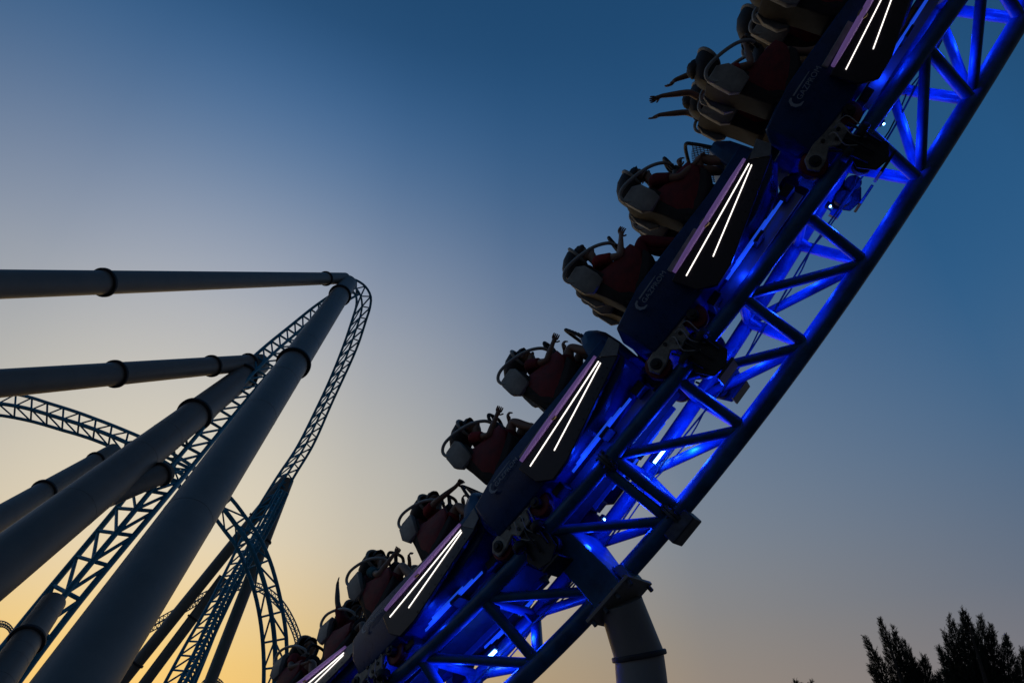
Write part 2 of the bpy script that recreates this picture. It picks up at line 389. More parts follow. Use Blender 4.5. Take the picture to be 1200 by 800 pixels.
xs = lambda x: x-X0
ROWS = (.13, 1.17)
for r in ROWS:
    for a in (.36, -.36): seat_parts(car, xs(r), a)

# body tub
b = MB(); secs = []
for (x, lo, hi, k_) in ((-.33, .42, .72, .80), (-.25, .32, .84, .92), (.2, .28, .90, .97), (.6, .26, .88, 1), (1.4, .27, .84, 1), (1.85, .36, .86, .98), (2.0, .46, .88, .92)):
    p = []
    for s in (1, -1):
        q = [(.36*k_, lo), (.60*k_, lo+.05), (.655*k_, .58), (.60*k_, hi), (.54*k_, hi+.01), (.52*k_, .62)]
        p += [V(xs(x), s*aa, uu) for aa, uu in (q if s == 1 else q[::-1])]
    secs.append(p)
b.loft(secs); b.build('body_shell', M['navy'], car, bevel=.012)
# underside structure and brake fins
c_ = MB().box(xs(-.1), xs(2.05), -.16, .16, .12, .25).box(xs(.45), xs(.6), -.5, .5, .17, .25).box(xs(1.2), xs(1.34), -.5, .5, .18, .26).box(xs(1.75), xs(1.9), -.44, .44, .2, .3)
c_.build('chassis_beam', M['dark'], car, bevel=.01)  # dark colour also carries the deep shade under the car
for s in (1, -1):
    f_ = MB()
    for i in range(4): f_.box(xs(.5), xs(1.9), s*.27+i*.018-.04, s*.27+i*.018-.03, .11+.012*i, .24)
    f_.build('brake_fin', M['fin'], car)
    g_ = MB()
    for i in range(3): g_.box(xs(.75+.09*i), xs(1.70-.13*i), *sorted((-s*(.455+.026*i), -s*(.460+.026*i))), .205+.004*i, .235)
    g_.build('blue_light_strip', M['strip'], car)
    pl = MB(); side(pl, [(xs(.42), .60), (xs(.5), .615), (xs(1.9), .69), (xs(2.04), .70), (xs(2.05), .60), (xs(1.98), .50), (xs(.84), .21), (xs(.60), .20), (xs(.46), .34)], s*.655, s*.70)
    po = pl.build('side_panel', M['black'], car, bevel=.008)
    for q0, q1 in (((.53, .505), (1.80, .635)), ((.82, .395), (1.80, .605))):
        e = MB(); h = .0052
        v = [V(xs(q0[0]), s*z, q0[1]-h) for z in (.701, .708)]+[V(xs(q1[0]), s*z, q1[1]-h) for z in (.701, .708)]+[V(xs(q1[0]), s*z, q1[1]+h) for z in (.701, .708)]+[V(xs(q0[0]), s*z, q0[1]+h) for z in (.701, .708)]
        e.add(v, [[0, 2, 4, 6], [7, 5, 3, 1], [0, 1, 3, 2], [2, 3, 5, 4], [4, 5, 7, 6], [6, 7, 1, 0]])
        e.build('led_strip', M['led'], po)
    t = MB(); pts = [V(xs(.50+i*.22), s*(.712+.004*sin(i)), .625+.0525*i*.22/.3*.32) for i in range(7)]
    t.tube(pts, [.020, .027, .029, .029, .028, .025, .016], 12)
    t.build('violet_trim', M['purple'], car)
    hk = MB().tube([V(xs(1.08+.055*cos(w_)), s*.722, .655+.034*sin(w_)) for w_ in [2*pi*i/14 for i in range(12)]], .011, 8)
    hk.build('latch', M['hook'], car)
    bo = MB()
    for x, z in [(.56+.11*i, .575+.009*i) for i in range(12)]+[(.92+.11*i, .262+.031*i) for i in range(9)]: bo.cyl(V(xs(x), s*.702, z), (0, 1, 0), .007, .008, 8)
    bo.build('rivets', M['dark'], po)
    gt = MB(); side(gt, [(xs(1.84), .655), (xs(2.06), .72), (xs(2.07), .56), (xs(1.96), .50)], s*.701, s*.712)
    gt.build('corner_plate', M['greyshell'], car, bevel=.004)
    st = MB(); side(st, [(xs(.5), .66), (xs(1.0), .68), (xs(1.0), .74), (xs(.5), .72)], s*.60, s*.655)
    st.build('step_plate', M['cream'], car, bevel=.006)
# nose cowl with rim and grille in front of the riders' feet
cw = MB(); secs = []
for (u, x0, x1, hw) in ((.50, 1.70, 2.08, .50), (.80, 1.74, 2.10, .54), (1.02, 1.80, 2.09, .52), (1.17, 1.86, 2.05, .46)):
    secs.append([V(xs(x0), -hw, u), V(xs(x0+.1), -hw*1.03, u), V(xs(x1-.06), -hw*.95, u), V(xs(x1), -hw*.7, u), V(xs(x1), hw*.7, u), V(xs(x1-.06), hw*.95, u), V(xs(x0+.1), hw*1.03, u), V(xs(x0), hw, u)])
cw.loft(secs); co = cw.build('nose_cowl', M['cowl'], car, bevel=.015)
rim = catmull([V(xs(1.90), -.46, 1.16), V(xs(1.86), -.44, 1.36), V(xs(1.84), -.38, 1.45), V(xs(1.84), 0, 1.47), V(xs(1.84), .38, 1.45), V(xs(1.86), .44, 1.36), V(xs(1.90), .46, 1.16)], 5)
MB().tube(rim, .02, 10).build('cowl_rim', M['pad'], co)
gr = MB()
for i in range(19):
    a = -.40+i*.0445; gr.tube([V(xs(1.93), a, 1.17), V(xs(1.87), a*.96, 1.36+.08*(1-(a/.42)**2))], .006, 4)
for i in range(6): gr.tube([V(xs(1.925-.01*i), -.42, 1.19+.04*i), V(xs(1.925-.01*i), .42, 1.19+.04*i)], .006, 4)
gr.build('cowl_grille', M['mesh'], co)
# emblem: a hooked swoosh and a short line of capitals on the rear quarter of the body side
fc = bpy.data.curves.new('emblem_text', 'FONT'); fc.body = 'GAZPROM'; fc.size = .115; fc.extrude = .003; fc.space_character = 1.02
fo = bpy.data.objects.new('emblem_text', fc); COL.objects.link(fo)
bpy.context.view_layer.update()
me = bpy.data.meshes.new_from_object(fo.evaluated_get(bpy.context.evaluated_depsgraph_get())); bpy.data.objects.remove(fo)
me.name = 'emblem'; bm = bmesh.new(); bm.from_mesh(me)
def sw(P, wd):                                               # a ribbon of varying width, 6 mm thick
    P = [Vector((x, y, 0)) for x, y in P]; n = len(P); vs_ = []
    for i in range(n):
        t = (P[min(i+1, n-1)]-P[max(i-1, 0)]).normalized(); nn = Vector((-t.y, t.x, 0))*wd[i]
        for z in (-.003, .003): vs_ += [P[i]+nn+Vector((0, 0, z)), P[i]-nn+Vector((0, 0, z))]
    V_ = [bm.verts.new(v) for v in vs_]
    for i in range(n-1):
        a, b_ = 4*i, 4*i+4
        for q in ((a+2, a+3, b_+3, b_+2), (a, b_, b_+1, a+1), (a, a+2, b_+2, b_), (a+1, b_+1, b_+3, a+3)): bm.faces.new([V_[j] for j in q])
sw([(-.02, .135), (-.07, .12), (-.105, .07), (-.10, .01), (-.06, -.035), (0, -.045)], [.012, .02, .024, .024, .018, .006])
sw([(.02, .125), (.2, .125), (.44, .125)], [.012, .011, .005])
a0, u0 = .648, .655; a1, u1 = .617, .80
yv = (V(0, a1, u1)-V(0, a0, u0)).normalized(); xv = Vector((1, 0, 0)); zv = xv.cross(yv)
mm = Matrix((xv, yv, zv)).transposed().to_4x4(); mm.translation = V(xs(.10), .640, .705)+zv*.012
if zv.y > 0: zv = -zv
bmesh.ops.recalc_face_normals(bm, faces=bm.faces); bm.transform(mm @ Matrix.Scale(.68, 4) ); bm.to_mesh(me); bm.free()
me.materials.clear(); me.materials.append(M['emblem'])
eo = bpy.data.objects.new('emblem', me); COL.objects.link(eo); eo.parent = car
# tail coupling
MB().tube([V(xs(-.25), 0, .34), V(xs(-.42), 0, .36)], .06, 12).cyl(V(xs(-.42), 0, .36), (0, 1, 0), .09, .12, 16).build('coupling', M['dark'], car, bevel=.006)
# bogies, one on each rail
def bogie(s):
    m = MB(); A = s*(G2+.115); A2 = s*(G2+.15)
    side(m, [(-.40, .13), (-.43, .23), (-.36, .31), (-.12, .33), (-.06, .42), (.16, .47), (.40, .46), (.44, .36), (.36, .27), (.14, .24), (.10, .12), (-.08, .10), (-.14, .18), (-.28, .13)], A, A2)
    o = m.build('bogie_frame', M['bogie'], car, bevel=.01)
    for x in (-.33, .27):
        wz = .08+.135
        w_ = MB().cyl(V(x, s*(G2+.045), wz), (0, 1, 0), .135, .11, 26, .02); wo = w_.build('running_wheel', M['wheel'], o)
        MB().cyl(V(x, s*(G2+.125), wz), (0, 1, 0), .06, .09, 18, .01).cyl(V(x, s*(G2+.16), wz), (0, 1, 0), .03, .07, 8).build('wheel_hub', M['dark'], o)
    bh = MB()
    for x, z in ((-.12, .26), (.05, .20), (.02, .36), (.16, .36), (.33, .40), (-.04, .16)): bh.cyl(V(x, s*(G2+.152), z), (0, 1, 0), .020, .02, 10)
    bh.build('bolts', M['dark'], o)
    br = MB()                                                 # bracket that reaches round the rail
    side(br, [(-.10, .16), (.10, .18), (.09, .008), (.17, -.10), (.16, -.26), (.02, -.34), (-.13, -.30), (-.19, -.14), (-.09, .0)], s*(G2+.09), s*(G2+.112))
    br.box(-.12, .12, *sorted((-s*(G2+.11), -s*(G2-.16))), -.36, -.33)
    for x in (-.16, 0, .16): br.tube([V(x, s*(G2+.12), .16), V(x*.8, s*(G2+.17), .02), V(x*.7, s*(G2+.14), -.2)], .014, 6)
    br.build('wheel_bracket', M['dark'], o, bevel=.006)
    for x in (-.14, .14): MB().cyl(V(x, s*(G2+.08+.08), -.0), (0, 0, 1), .075, .07, 20, .012).build('side_wheel', M['tyre'], o)
    for x in (-.10, .10): MB().cyl(V(x, s*(G2-.02), -.08-.085), (0, 1, 0), .085, .09, 20, .012).build('under_wheel', M['tyre'], o)
    hs = MB()
    for i in range(3): hs.tube(catmull([V(-.04+.07*i, s*(G2+.17), .24), V(-.02+.1*i, s*(G2+.2), .2), V(-.08+.12*i, s*(G2+.19), .06), V(.02+.08*i, s*(G2+.14), -.06)], 4), .006, 6)
    hs.build('hose', M['tube'], o)
    return o
BOG = [bogie(1), bogie(-1)]
TRAIN = 'cars of the coaster train'
where = ['topmost', 'second', 'third', 'fourth', 'lowest']
LAB = ['topmost coaster car, its front cut off by the upper edge of the photo',
       'second coaster car from the top, right behind the topmost car',
       'middle coaster car of the five, its nose cowl clear against the sky',
       'coaster car with grille topped nose, between the middle car and the lowest one',
       'lowest coaster car at the bottom edge, its riders dark against the yellow sky']
CARM = []; cars = []
def set_bogies(c, cm_, s_b):
    for o in [x for x in bpy.data.objects if x.parent == c and x.name.startswith('bogie_frame')]:
        o.matrix_basis = cm_.inverted() @ tf(8-s_b)
for i in range(5):
    s_b = SREF-(i-1)*PITCHCAR
    cars.append((s_b, tf(8-(s_b+X0))))
for i, (s_b, cm_) in enumerate(cars):
    c = car if i == 0 else copy_tree(car)
    tag(c, LAB[i], 'coaster car', TRAIN); c.matrix_world = cm_; set_bogies(c, cm_, s_b); CARM.append(cm_)
    for x_ in (.95,):                                      # blue lamps under the near side of the car
        ld = bpy.data.lights.new('car_lamp', 'POINT'); ld.energy = 1.5; ld.color = (.004, .05, 1); ld.shadow_soft_size = .04
        lb = bpy.data.objects.new('car_lamp', ld); COL.objects.link(lb); lb.location = cm_ @ V(xs(x_), .52, .17)

# ------------------------------------------------------------------ riders
def skin(J, E, root, lvl=2):
    """J: name -> (pos, radius or (rx, ry)); one continuous surface grown round the joints"""
    names = list(J); idx = {n: i for i, n in enumerate(names)}
    me = bpy.data.meshes.new('fig'); me.from_pydata([J[n][0] for n in names], [(idx[a], idx[b]) for a, b in E], [])
    o = bpy.data.objects.new('fig', me); COL.objects.link(o)
    sk = o.modifiers.new('s', 'SKIN'); sk.use_smooth_shade = True; sk.branch_smoothing = .4
    for n in names:
        v = me.skin_vertices[0].data[idx[n]]; r_ = J[n][1]; v.radius = r_ if isinstance(r_, tuple) else (r_, r_); v.use_root = (n == root)
    ss = o.modifiers.new('b', 'SUBSURF'); ss.levels = ss.render_levels = lvl
    bpy.context.view_layer.update()
    out = bpy.data.meshes.new_from_object(o.evaluated_get(bpy.context.evaluated_depsgraph_get()))
    bpy.data.objects.remove(o); bpy.data.meshes.remove(me)
    for p in out.polygons: p.use_smooth = True
    return out
def hand(J, E, wrist, name, s, fwd, spread, curl):
    """palm, four fingers and a thumb growing from the wrist; fwd: direction of the hand, spread: across the palm"""
    f_ = Vector(fwd).normalized(); sp_ = Vector(spread); sp_ = (sp_-f_*sp_.dot(f_)).normalized(); nn = f_.cross(sp_)*s
    wv = Vector(J[wrist][0]); J[name+'p'] = (wv+f_*.055, (.024, .034)); E.append((wrist, name+'p'))
    for i, (o_, ln) in enumerate(((-.030, .060), (-.010, .072), (.010, .068), (.029, .054))):
        a = wv+f_*.085+sp_*o_; b_ = a+f_*ln*.5*(1-curl*.3)+sp_*o_*.35*(1-curl)+nn*curl*.025; c_ = b_+f_*ln*.5*(1-1.5*curl)+nn*curl*.04
        J[f'{name}f{i}a'] = (a, .0115); J[f'{name}f{i}b'] = (b_, .0095); J[f'{name}f{i}c'] = (c_, .0075)
        E += [(name+'p', f'{name}f{i}a'), (f'{name}f{i}a', f'{name}f{i}b'), (f'{name}f{i}b', f'{name}f{i}c')]
    a = wv+f_*.035-sp_*.035; b_ = a+f_*.03-sp_*.03+nn*.01*curl
    J[name+'ta'] = (a, .012); J[name+'tb'] = (b_, .009); E += [(name+'p', name+'ta'), (name+'ta', name+'tb')]
def figure(pose):
    hx, ux, up, lean, turn = pose.get('hx', 0), 0, 0, pose.get('lean', .0), pose.get('turn', 0)
    h = Vector((.02, turn*.02, 0))
    J = {'hip': (Vector((0, 0, 0)), (.13, .10)), 'waist': (Vector((-.02, 0, .17)), (.125, .09)), 'chest': (Vector((-.02+lean*.5, 0, .36)), (.145, .10)), 'neck0': (Vector((-.015+lean, 0, .50)), (.085, .065)),
         'neck': (Vector((0+lean, 0, .575)), .050), 'jaw': (Vector((.025+lean, turn*.015, .645)), (.060, .066)), 'head': (Vector((.012+lean, turn*.01, .725)), (.074, .088)), 'crown': (Vector((-.002+lean, 0, .805)), (.058, .066))}
    E = [('hip', 'waist'), ('waist', 'chest'), ('chest', 'neck0'), ('neck0', 'neck'), ('neck', 'jaw'), ('jaw', 'head'), ('head', 'crown')]
    J['nose'] = (Vector((.118+lean, turn*.05, .685)), .012); E.append(('jaw', 'nose'))
    for s, n in ((1, 'n'), (-1, 'f')):
        y = -s
        J['ear'+n] = (Vector((.0+lean, y*.088, .70)), .016); E.append(('head', 'ear'+n))
        J['sh'+n] = (Vector((-.02+lean*.8, y*.185, .475)), .058); E.append(('neck0', 'sh'+n))
        arm_ = pose[n]
        if arm_ == 'grip':   el_, wr, fw, spd, cu = (.15, y*.235, .27), (.345, y*.135, .43), (.5, -y*.4, .5), (.2, y*.2, 1), .9
        elif arm_ == 'up':   el_, wr, fw, spd, cu = (-.01, y*.26, .76), (-.05, y*.27, 1.04), (-.1, y*.05, 1), (.7, y*.6, 0), .2
        elif arm_ == 'wave': el_, wr, fw, spd, cu = (.10, y*.29, .70), (.02, y*.36, .93), (-.15, y*.1, 1), (.8, y*.3, 0), .3
        elif arm_ == 'back': el_, wr, fw, spd, cu = (-.06, y*.25, .77), (-.24, y*.24, 1.02), (-.7, y*.05, .5), (.3, y*.8, .3), .25
        elif arm_ == 'high': el_, wr, fw, spd, cu = (-.09, y*.25, .79), (-.17, y*.26, 1.09), (-.1, y*.05, 1), (.8, y*.5, 0), .15
        elif arm_ == 'front': el_, wr, fw, spd, cu = (.24, y*.25, .62), (.40, y*.26, .90), (-.2, -y*.2, 1), (.8, y*.4, 0), .6
        elif arm_ == 'bent': el_, wr, fw, spd, cu = (.10, y*.27, .77), (-.13, y*.22, .93), (-1, -y*.1, .2), (.1, y*.8, .4), .5
        elif arm_ == 'reach': el_, wr, fw, spd, cu = (.25, y*.22, .42), (.52, y*.16, .42), (1, -y*.1, .1), (0, y*1, .2), .5
        else:                el_, wr, fw, spd, cu = (.12, y*.25, .22), (.36, y*.17, .20), (1, -y*.2, -.1), (0, y, .3), .5
        sh = J['sh'+n][0]; el_ = Vector(el_); wr = Vector(wr)
        J['ua'+n] = (sh.lerp(el_, .5), .045); J['el'+n] = (el_, .038); J['fa'+n] = (el_.lerp(wr, .4), .037); J['wr'+n] = (wr, .025)
        E += [('sh'+n, 'ua'+n), ('ua'+n, 'el'+n), ('el'+n, 'fa'+n), ('fa'+n, 'wr'+n)]
        hand(J, E, 'wr'+n, 'h'+n, s, fw, spd, cu)
        kn = Vector((.43, y*(.11+pose.get('splay', 0)), .22)); an = Vector((.60, y*.12, -.17))
        J['th0'+n] = (Vector((.10, y*.10, .04)), .088); J['th1'+n] = (Vector((.27, y*.108, .135)), .078); J['kn'+n] = (kn, .060); J['ca'+n] = (kn.lerp(an, .4)+Vector((-.02, 0, 0)), .055); J['an'+n] = (an, .036); J['hl'+n] = (an+Vector((-.02, 0, -.055)), .036); J['to'+n] = (an+Vector((.15, y*.02, -.05)), .032)
        E += [('hip', 'th0'+n), ('th0'+n, 'th1'+n), ('th1'+n, 'kn'+n), ('kn'+n, 'ca'+n), ('ca'+n, 'an'+n), ('an'+n, 'hl'+n), ('an'+n, 'to'+n)]
    body = skin(J, E, 'hip')
    # clothes
    g = lambda n, e: (J[n][0], tuple(x+e for x in J[n][1]) if isinstance(J[n][1], tuple) else J[n][1]+e)
    K = {n: g(n, .014) for n in ('hip', 'waist', 'chest', 'neck0')}; KE = [('hip', 'waist'), ('waist', 'chest'), ('chest', 'neck0')]
    for n in 'nf':
        K['sh'+n] = g('sh'+n, .016); K['ua'+n] = (J['ua'+n][0], .060); K['ub'+n] = (J['ua'+n][0].lerp(J['el'+n][0], .35), .062); KE += [('neck0', 'sh'+n), ('sh'+n, 'ua'+n), ('ua'+n, 'ub'+n)]
    shirt = skin(K, KE, 'chest')
    K = {'hip': g('hip', .02)}; KE = []
    for n in 'nf':
        K['th0'+n] = g('th0'+n, .016); K['th1'+n] = g('th1'+n, .018)
        KE += [('hip', 'th0'+n), ('th0'+n, 'th1'+n)]
        if pose.get('long'):
            K['kn'+n] = g('kn'+n, .014); K['ca'+n] = g('ca'+n, .016); K['an'+n] = g('an'+n, .02); KE += [('th1'+n, 'kn'+n), ('kn'+n, 'ca'+n), ('ca'+n, 'an'+n)]
        else:
            K['kk'+n] = (J['th1'+n][0].lerp(J['kn'+n][0], .6), .084); KE += [('th1'+n, 'kk'+n)]
    trs = skin(K, KE, 'hip')
    # hair: a cap of strands lying over the skull
    hb = MB(); c0 = J['head'][0]+Vector((-.012, 0, .02)); rows_ = []
    rnd = random.Random(pose.get('seed', 1))
    for i in range(9):
        th = .04+i*(2.05 if pose.get('hair') == 'long' else 1.62)/8; ring = []
        for j in range(22):
            ph = 2*pi*j/22; front = max(0, cos(ph)); t2 = th*(1-.48*front)
            rr = (.104+rnd.uniform(-.005, .006)); ring.append(c0+Vector((rr*1.03*sin(t2)*cos(ph), rr*.9*sin(t2)*sin(ph), rr*1.02*cos(t2))))
        rows_.append(ring)
    hb.loft(rows_, cap=False, smooth=True); hb.add(rows_[0], [list(range(22))])
    if pose.get('hair') == 'long':
        for j in range(16):
            y_ = -.08+.16*j/15; hb.tube(catmull([c0+Vector((-.08, y_, 0)), c0+Vector((-.105, y_*1.1, -.1)), c0+Vector((-.10+.02*rnd.random(), y_*1.25, -.22-.05*rnd.random()))], 3), [.016]*6+[.004], 5)
    # eyes and mouth
    fm = MB()
    for y_ in (-.034, .034): fm.add([J['head'][0]+Vector((.083, y_, -.02))+Vector((.009*cos(a_)*cos(b_), .013*cos(a_)*sin(b_), .009*sin(a_))) for a_ in (-1.2, -.4, .4, 1.2) for b_ in [k_*pi/4 for k_ in range(8)]], [[i*8+j, i*8+(j+1) % 8, (i+1)*8+(j+1) % 8, (i+1)*8+j] for i in range(3) for j in range(8)], True)
    return body, shirt, trs, hb, fm
POSES = [dict(n='grip', f='grip', seed=1), dict(n='up', f='up', lean=.02, seed=2), dict(n='up', f='wave', lean=.03, seed=3, long=1), dict(n='grip', f='lap', seed=4, hair='long', long=1),
         dict(n='reach', f='grip', lean=.05, seed=5), dict(n='lap', f='grip', seed=6, lean=.02, turn=.6), dict(n='up', f='lap', lean=.02, seed=7, hair='long'), dict(n='grip', f='bent', lean=-.03, seed=8), dict(n='back', f='back', lean=-.02, seed=9, long=1), dict(n='high', f='front', lean=.03, seed=10)]
LIB = []
for p in POSES:
    body, shirt, trs, hb, fm = figure(p)
    h_ = hb.build('hair', M['hair1']); hm = h_.data; bpy.data.objects.remove(h_)
    f_ = fm.build('eyes', M['pad']); fmesh = f_.data; bpy.data.objects.remove(f_)
    LIB.append((body, shirt, trs, hm, fmesh))
posetext = ['both hands on the handle', 'both arms straight up', 'both arms thrown up and one bent', 'one hand on the handle', 'one arm stretched forward', 'hands low on the lap', 'near arm raised', 'one bent arm up by the head', 'both arms flung backwards', 'one arm straight up and one in front']
def clone(me, m):
    c = me.copy(); c.materials.clear(); c.materials.append(m); return c
cache = {}
def rider(ci, row, side_, pose, skn, shirt, trs, hair):
    key = lambda i, m: cache.setdefault((pose, i, m), clone(LIB[pose][i], M[m]))
    o = bpy.data.objects.new('person', key(0, skn)); COL.objects.link(o)
    for i, nm, m in ((1, 'shirt', 'cloth_'+shirt), (2, 'trousers' if POSES[pose].get('long') else 'shorts', 'cloth_'+trs), (3, 'hair', hair), (4, 'eyes', 'pad')):
        ch = bpy.data.objects.new(nm, key(i, m)); COL.objects.link(ch); ch.parent = o
    o.matrix_world = CARM[ci] @ Matrix.Translation(V(xs(ROWS[row])+(-.05 if (ci, row) == (0, 0) else .13), .36*side_, 1.04 if (ci, row) == (0, 0) else .975))
    carn = ['topmost car', 'second car down', 'middle car', 'fourth car down', 'lowest car'][ci]
    tag(o, f"{shirt} shirted rider, {posetext[pose]}, {'front' if row else 'rear'} {'near' if side_ > 0 else 'far'} seat, {carn}", 'person', 'riders on the coaster train')
R_ = [  # car, row (1 = front), side, pose, ...
    (0, 1, 1, 3, 'skin1', 'black', 'grey', 'hair1'), (0, 1, -1, 0, 'skin2', 'red', 'navy', 'hair2'), (0, 0, 1, 7, 'skin1', 'red', 'black', 'hair1'), (0, 0, -1, 8, 'skin1', 'black', 'navy', 'hair1'),
    (1, 1, 1, 5, 'skin1', 'maroon', 'maroon', 'hair1'), (1, 1, -1, 0, 'skin3', 'grey', 'black', 'hair1'), (1, 0, 1, 3, 'skin2', 'red', 'maroon', 'hair2'), (1, 0, -1, 0, 'skin1', 'navy', 'grey', 'hair1'),
    (2, 1, 1, 0, 'skin1', 'maroon', 'maroon', 'hair1'), (2, 1, -1, 5, 'skin2', 'olive', 'black', 'hair2'), (2, 0, 1, 0, 'skin1', 'red', 'maroon', 'hair1'), (2, 0, -1, 3, 'skin1', 'teal', 'navy', 'hair1'),
    (3, 1, 1, 4, 'skin1', 'red', 'red', 'hair2'), (3, 1, -1, 0, 'skin1', 'black', 'grey', 'hair1'), (3, 0, 1, 0, 'skin2', 'teal', 'maroon', 'hair1'), (3, 0, -1, 3, 'skin3', 'red', 'black', 'hair1'),
    (4, 1, 1, 9, 'skin3', 'maroon', 'black', 'hair1'), (4, 1, -1, 3, 'skin1', 'grey', 'navy', 'hair1'), (4, 0, 1, 5, 'skin1', 'red', 'maroon', 'hair1'), (4, 0, -1, 0, 'skin2', 'black', 'grey', 'hair2'),
]
for r in R_: rider(*r)

# ------------------------------------------------------------------ tall columns of the loop
def column(name, p, q, r0, r1, collars, label, group=None, n=28, extend=0.0, cat='column', blue=None):
    """p upper end, q lower end (both (px, py, distance)); collars at fractions of the way down"""
    P, Q = at(*p), at(*q); d = (Q-P)
    foot = Q
    if extend:                                                # carry on down to the ground
        if d.z < -1e-3:
            tt = (P.z+.05)/-d.z; foot = P+d*max(1, tt)
    root = empty(name, Matrix.Translation(foot)); tag(root, label, cat, group, 'thing')
    part(MB().tube([P, P.lerp(Q, .5), Q, foot] if extend and (foot-Q).length > .1 else [P, P.lerp(Q, .5), Q], [r0, (r0+r1)/2, r1, r1][:4 if extend and (foot-Q).length > .1 else 3], n), 'shaft', M['column'], root)
    for fq in collars:
        f_ = fq*p[2]/(q[2]+fq*(p[2]-q[2]))
        c = P.lerp(Q, f_); rr = r0+(r1-r0)*min(f_, 1)
        cm_ = MB().cyl(c, d, rr*1.22, rr*.30, n, rr*.04); ax = d.normalized()
        fa = frames([c, c+ax])[0]
        for i in range(16):
            w_ = 2*pi*i/16; cm_.cyl(c+(fa[1]*cos(w_)+fa[2]*sin(w_))*rr*1.13, ax, rr*.05, rr*.42, 6)
        part(cm_, 'collar', M['collar'], root)
    sm_ = MB()
    for f_ in (.18, .42, .56, .66, .85):
        c = P.lerp(Q, f_); rr = r0+(r1-r0)*f_; sm_.cyl(c, d, rr*1.008, rr*.03, n)
    part(sm_, 'weld_seam', M['column'], root)
    return root, P, Q
GC = 'grey tubular columns holding the far loop'
T_ = (409, 330, 41)
column('support_column', (408, 332, 41), (88, 802, 10.4), .50, .56, [.03, .20], 'widest grey column leaning from the bottom left corner up to the loop top', GC, 40, 1)
column('support_column', (404, 326, 41), (0, 333, 17), .34, .37, [.055, .70], 'uppermost grey column, running nearly level from the left edge to the loop top', GC, 32, 1)
column('support_column', (306, 424, 31), (0, 449, 17), .36, .36, [.05, .19, .56], 'grey column below the uppermost one, running from the left edge to the loop side', GC, 32, 1)
column('support_column', (304, 427, 31), (0, 663, 13.8), .46, .54, [.06, .25], 'grey column sloping from the left edge to the loop side, left of the widest column', GC, 36, 1)
column('support_strut', (195, 553, 19.9), (108, 588, 17.4), .29, .30, [.07], 'short grey strut joining a thick sloping column to the climbing track', GC, 28, 0)
column('support_column', (133, 527, 28.3), (-30, 625, 19.5), .27, .40, [.13, .5], 'grey column with dark collars under the arched track at the left edge', GC, 28, 1)
column('support_column', (62, 706, 14.2), (-20, 825, 11.2), .24, .29, [.37], 'short dark column under the climbing track in the bottom left corner', GC, 28, 1)
column('support_column', (336, 560, 38.5), (141, 801, 33), .30, .29, [.19, .9], 'thin brown grey column leaning left under the falling track, longest of the thin three', GC, 22, 1)
column('support_column', (262, 676, 36), (168, 802, 33), .26, .26, [.38], 'thin column between two others, joining the falling track low down', GC, 20, 1)
column('support_column', (338, 562, 38.7), (245, 802, 31.5), .30, .28, [.30], 'thin column to the right of the falling track, one leg of its support', GC, 22, 1)

# ------------------------------------------------------------------ the far tracks
def far_track(label, ctl, bays, rail_r, deep, tow=1.0, toward=None, web=.6, name='coaster_track', spine_r=None, detail=True):
    """ctl: (left rail px, right rail px, distance, distance change across); three tubes joined by welded frames"""
    A_ = resample(catmull([at(a[0], a[1], d) for a, b, d, e in ctl], 10), bays+1)
    B_ = resample(catmull([at(b[0], b[1], d+e) for a, b, d, e in ctl], 10), bays+1)
    S_ = []
    for i in range(bays+1):
        mid = (A_[i]+B_[i])/2; t = A_[min(i+1, bays)]-A_[max(i-1, 0)]; ac = (B_[i]-A_[i]).normalized(); n_ = (Vector((0, 0, CAMZ))-mid).normalized()
        S_.append(mid+n_*deep*tow)
    root = empty(name, Matrix.Translation(A_[0])); tag(root, label, 'mast' if name == 'track_mast' else 'coaster track')
    dense = lambda P: resample(catmull(P, 3), bays*3+1)
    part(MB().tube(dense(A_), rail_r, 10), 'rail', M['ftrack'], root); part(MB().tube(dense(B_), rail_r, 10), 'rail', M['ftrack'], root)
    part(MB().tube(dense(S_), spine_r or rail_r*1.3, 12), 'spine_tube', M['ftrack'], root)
    wr = rail_r*web
    if not detail:
        m = MB()
        for i in range(bays+1): m.tube([A_[i], B_[i]], wr, 5)
        for i in range(bays): m.tube([A_[i], S_[i+1]], wr*.8, 5); m.tube([B_[i], S_[i+1]], wr*.8, 5)
        part(m, 'lattice', M['ftrack'], root); return A_, B_, S_
    for i in range(bays+1):
        f_ = MB().tube([A_[i], B_[i]], wr*1.15, 6).tube([A_[i], S_[i]], wr*1.15, 6).tube([B_[i], S_[i]], wr*1.15, 6)
        if i % 3 == 0:                                       # plated frame
            n_ = (A_[min(i+1, bays)]-A_[max(i-1, 0)]).normalized()*.012
            c3 = [A_[i].lerp(S_[i], .5), S_[i], B_[i].lerp(S_[i], .5)]
            f_.add([p+n_ for p in c3]+[p-n_ for p in c3], [[0, 1, 2], [5, 4, 3], [0, 3, 4, 1], [1, 4, 5, 2], [2, 5, 3, 0]])
        part(f_, 'cross_frame', M['ftrack'], root)
    for i in range(bays):
        j, k = (i, i+1) if i % 2 else (i+1, i)
        part(MB().tube([S_[i], A_[i+1]], wr, 6).tube([S_[i], B_[i+1]], wr, 6), 'diagonal_brace', M['ftrack'], root)
    return A_, B_, S_
